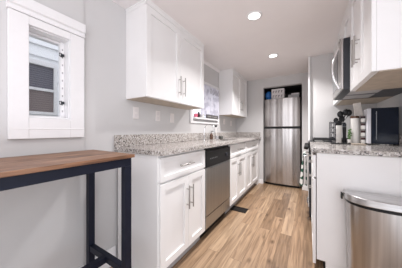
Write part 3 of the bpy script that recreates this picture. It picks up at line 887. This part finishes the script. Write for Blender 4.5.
MB().lathe([(.001, 0), (.032, 0), (.034, .01), (.034, .255), (.001, .255)], (CCX, CCY, ZC), 28).build('body', 'porcelain', ca, smooth=True)
MB().lathe([(.001, .2555), (.036, .2555), (.036, .272), (.030, .278), (.001, .278)], (CCX, CCY, ZC), 28).build('lid', 'amber_jar', ca, smooth=True)
# tower of spice jars
JX, JY = .452, 2.275
sr = thing('jar_tower_stand', 'slim black stand holding a column of spice jars beside the oven', 'rack', (JX, JY, ZC))
SK = .069
b = MB().lathe([(.001, 0), (.020, 0), (.020, .006), (.001, .006)], (JX, JY, ZC), 20)
for a in range(2):
    b.tube([(JX + .0195 * math.cos(PI * a), JY + .012, ZC + .004), (JX + .0195 * math.cos(PI * a), JY + .012, ZC + .285)], .002, 6)
for k in range(1, 4):
    b.lathe([(.001, k * SK + .003), (.0195, k * SK + .003), (.0195, k * SK + .006), (.001, k * SK + .006)], (JX, JY, ZC), 20)
b.build('stand', 'black_metal', sr, smooth=True)
names = ('lowest', 'second', 'third', 'topmost')
jar0 = None
for k in range(4):
    z_ = ZC + .0065 + k * SK
    lab = names[k] + (' spice jar from the bottom' if k in (1, 2) else ' spice jar') + ' in the slim black jar tower'
    if jar0 is None:
        jar0 = thing('spice_jar', lab, 'jar', (JX, JY, z_), 'spice jars in the tower')
        MB().lathe([(.001, .0005), (.016, .0005), (.0175, .004), (.0175, .036), (.001, .036)], (JX, JY, z_), 18).build('body', 'porcelain', jar0, smooth=True)
        MB().lathe([(.001, .0365), (.017, .0365), (.017, .058), (.001, .058)], (JX, JY, z_), 18).build('lid', 'dark_red', jar0, smooth=True)
    else:
        copy_tree(jar0, (JX, JY, z_), lab)
# pale board leaning at the back, flat brown board in front
cb = MB().box(.415, .478, 2.352, 2.364, ZC + .012, ZC + .415)
cb.rotate((.44, 2.36, ZC + .2), 'Y', math.radians(-7))
tag(cb.build('serving_board', 'cream_wood', bevel=.004), 'pale cream board standing tilted behind the column of jars', 'board')
tag(MB().box(.355, .445, 2.13, 2.24, ZC + .0005, ZC + .010).build('cutting_board', 'raw_wood', bevel=.003), 'flat brown cutting board lying in front of the white canister', 'board')
# toaster oven
ox0, ox1, oy, oz0, oz1 = .470, XR - .026, 2.215, ZC + .010, ZC + .338
to = thing('toaster_oven', 'toaster oven with dark navy glass door and white frame on the right counter', 'oven', (.58, 2.3, ZC))
MB().box(ox0, ox1, oy + .012, 2.342, oz0, oz1).build('body', 'appliance_white', to, bevel=.006)
MB().box(ox0, ox0 + .026, oy, oy + .0115, oz0, oz1).build('frame', 'appliance_white', to, bevel=.002)
dd = MB().box(ox0 + .0265, ox1, oy - .004, oy + .0115, oz0, oz1 + .002).build('door', 'navy_glass', to, bevel=.002)
b = MB().tube([(ox0 + .058, oy - .018, oz0 + .04), (ox0 + .058, oy - .018, oz1 - .03)], .003, 8)
for zz in (oz0 + .06, oz1 - .05): b.tube([(ox0 + .058, oy - .018, zz), (ox0 + .058, oy - .004, zz)], .0025, 8)
b.build('handle', 'grey_chrome', dd, smooth=True)
for xx in (ox0 + .02, ox1 - .02):
    for yy in (oy + .03, 2.325): MB().tube([(xx, yy, ZC + .0005), (xx, yy, oz0 - .0005)], .010, 10).build('foot', 'black_plastic', to)

# ------------------------------------------------------------------ trash can
tc_ = thing('trash_can', 'brushed steel step trash can with flat lid in front of the white end panel', 'trash can', (.40, 1.44, 0))
def dshape(cx, yb, a, bdep, n=40, e=2.6):
    pts = [(cx - a, yb)]
    for i in range(n + 1):
        th = PI + PI * i / n
        c_, s_ = math.cos(th), math.sin(th)
        x = cx + a * math.copysign(abs(c_) ** (2 / e), c_); y = yb - .03 + bdep * math.copysign(abs(s_) ** (2 / e), s_)
        pts.append((x, y))
    pts.append((cx + a, yb))
    return pts
def taper(z0, z1, k0, k1, a, bd, name, mat, bevel=0):
    m = MB(); P0 = dshape(.405, 1.545, a * k0, bd * k0); P1 = dshape(.405, 1.545, a * k1, bd * k1)
    lo = [m.bm.verts.new((x, y, z0)) for x, y in P0]; hi = [m.bm.verts.new((x, y, z1)) for x, y in P1]
    m.bm.faces.new(lo); m.bm.faces.new(hi); nn = len(lo)
    for i in range(nn): m.bm.faces.new((lo[i], lo[(i + 1) % nn], hi[(i + 1) % nn], hi[i]))
    return m.build(name, mat, tc_, bevel=bevel, smooth=True)
taper(.03, .600, .86, .93, .205, .150, 'body', 'can_steel')
taper(.601, .618, .95, .95, .205, .150, 'rim', 'black_plastic')
taper(.619, .660, 1.0, .985, .205, .150, 'lid', 'lid_steel', .004)
taper(.001, .0295, .88, .88, .205, .150, 'base_ring', 'black_plastic')
MB().box(.35, .46, 1.32, 1.405, .012, .026).build('pedal', 'steel', tc_, bevel=.004)
for xx in (.190, ):
    MB().box(xx - .001, xx + .008, 1.515, 1.544, .60, .64).build('hinge', 'black_plastic', tc_)

for o in bpy.data.objects:
    if '_org' in o: del o['_org']
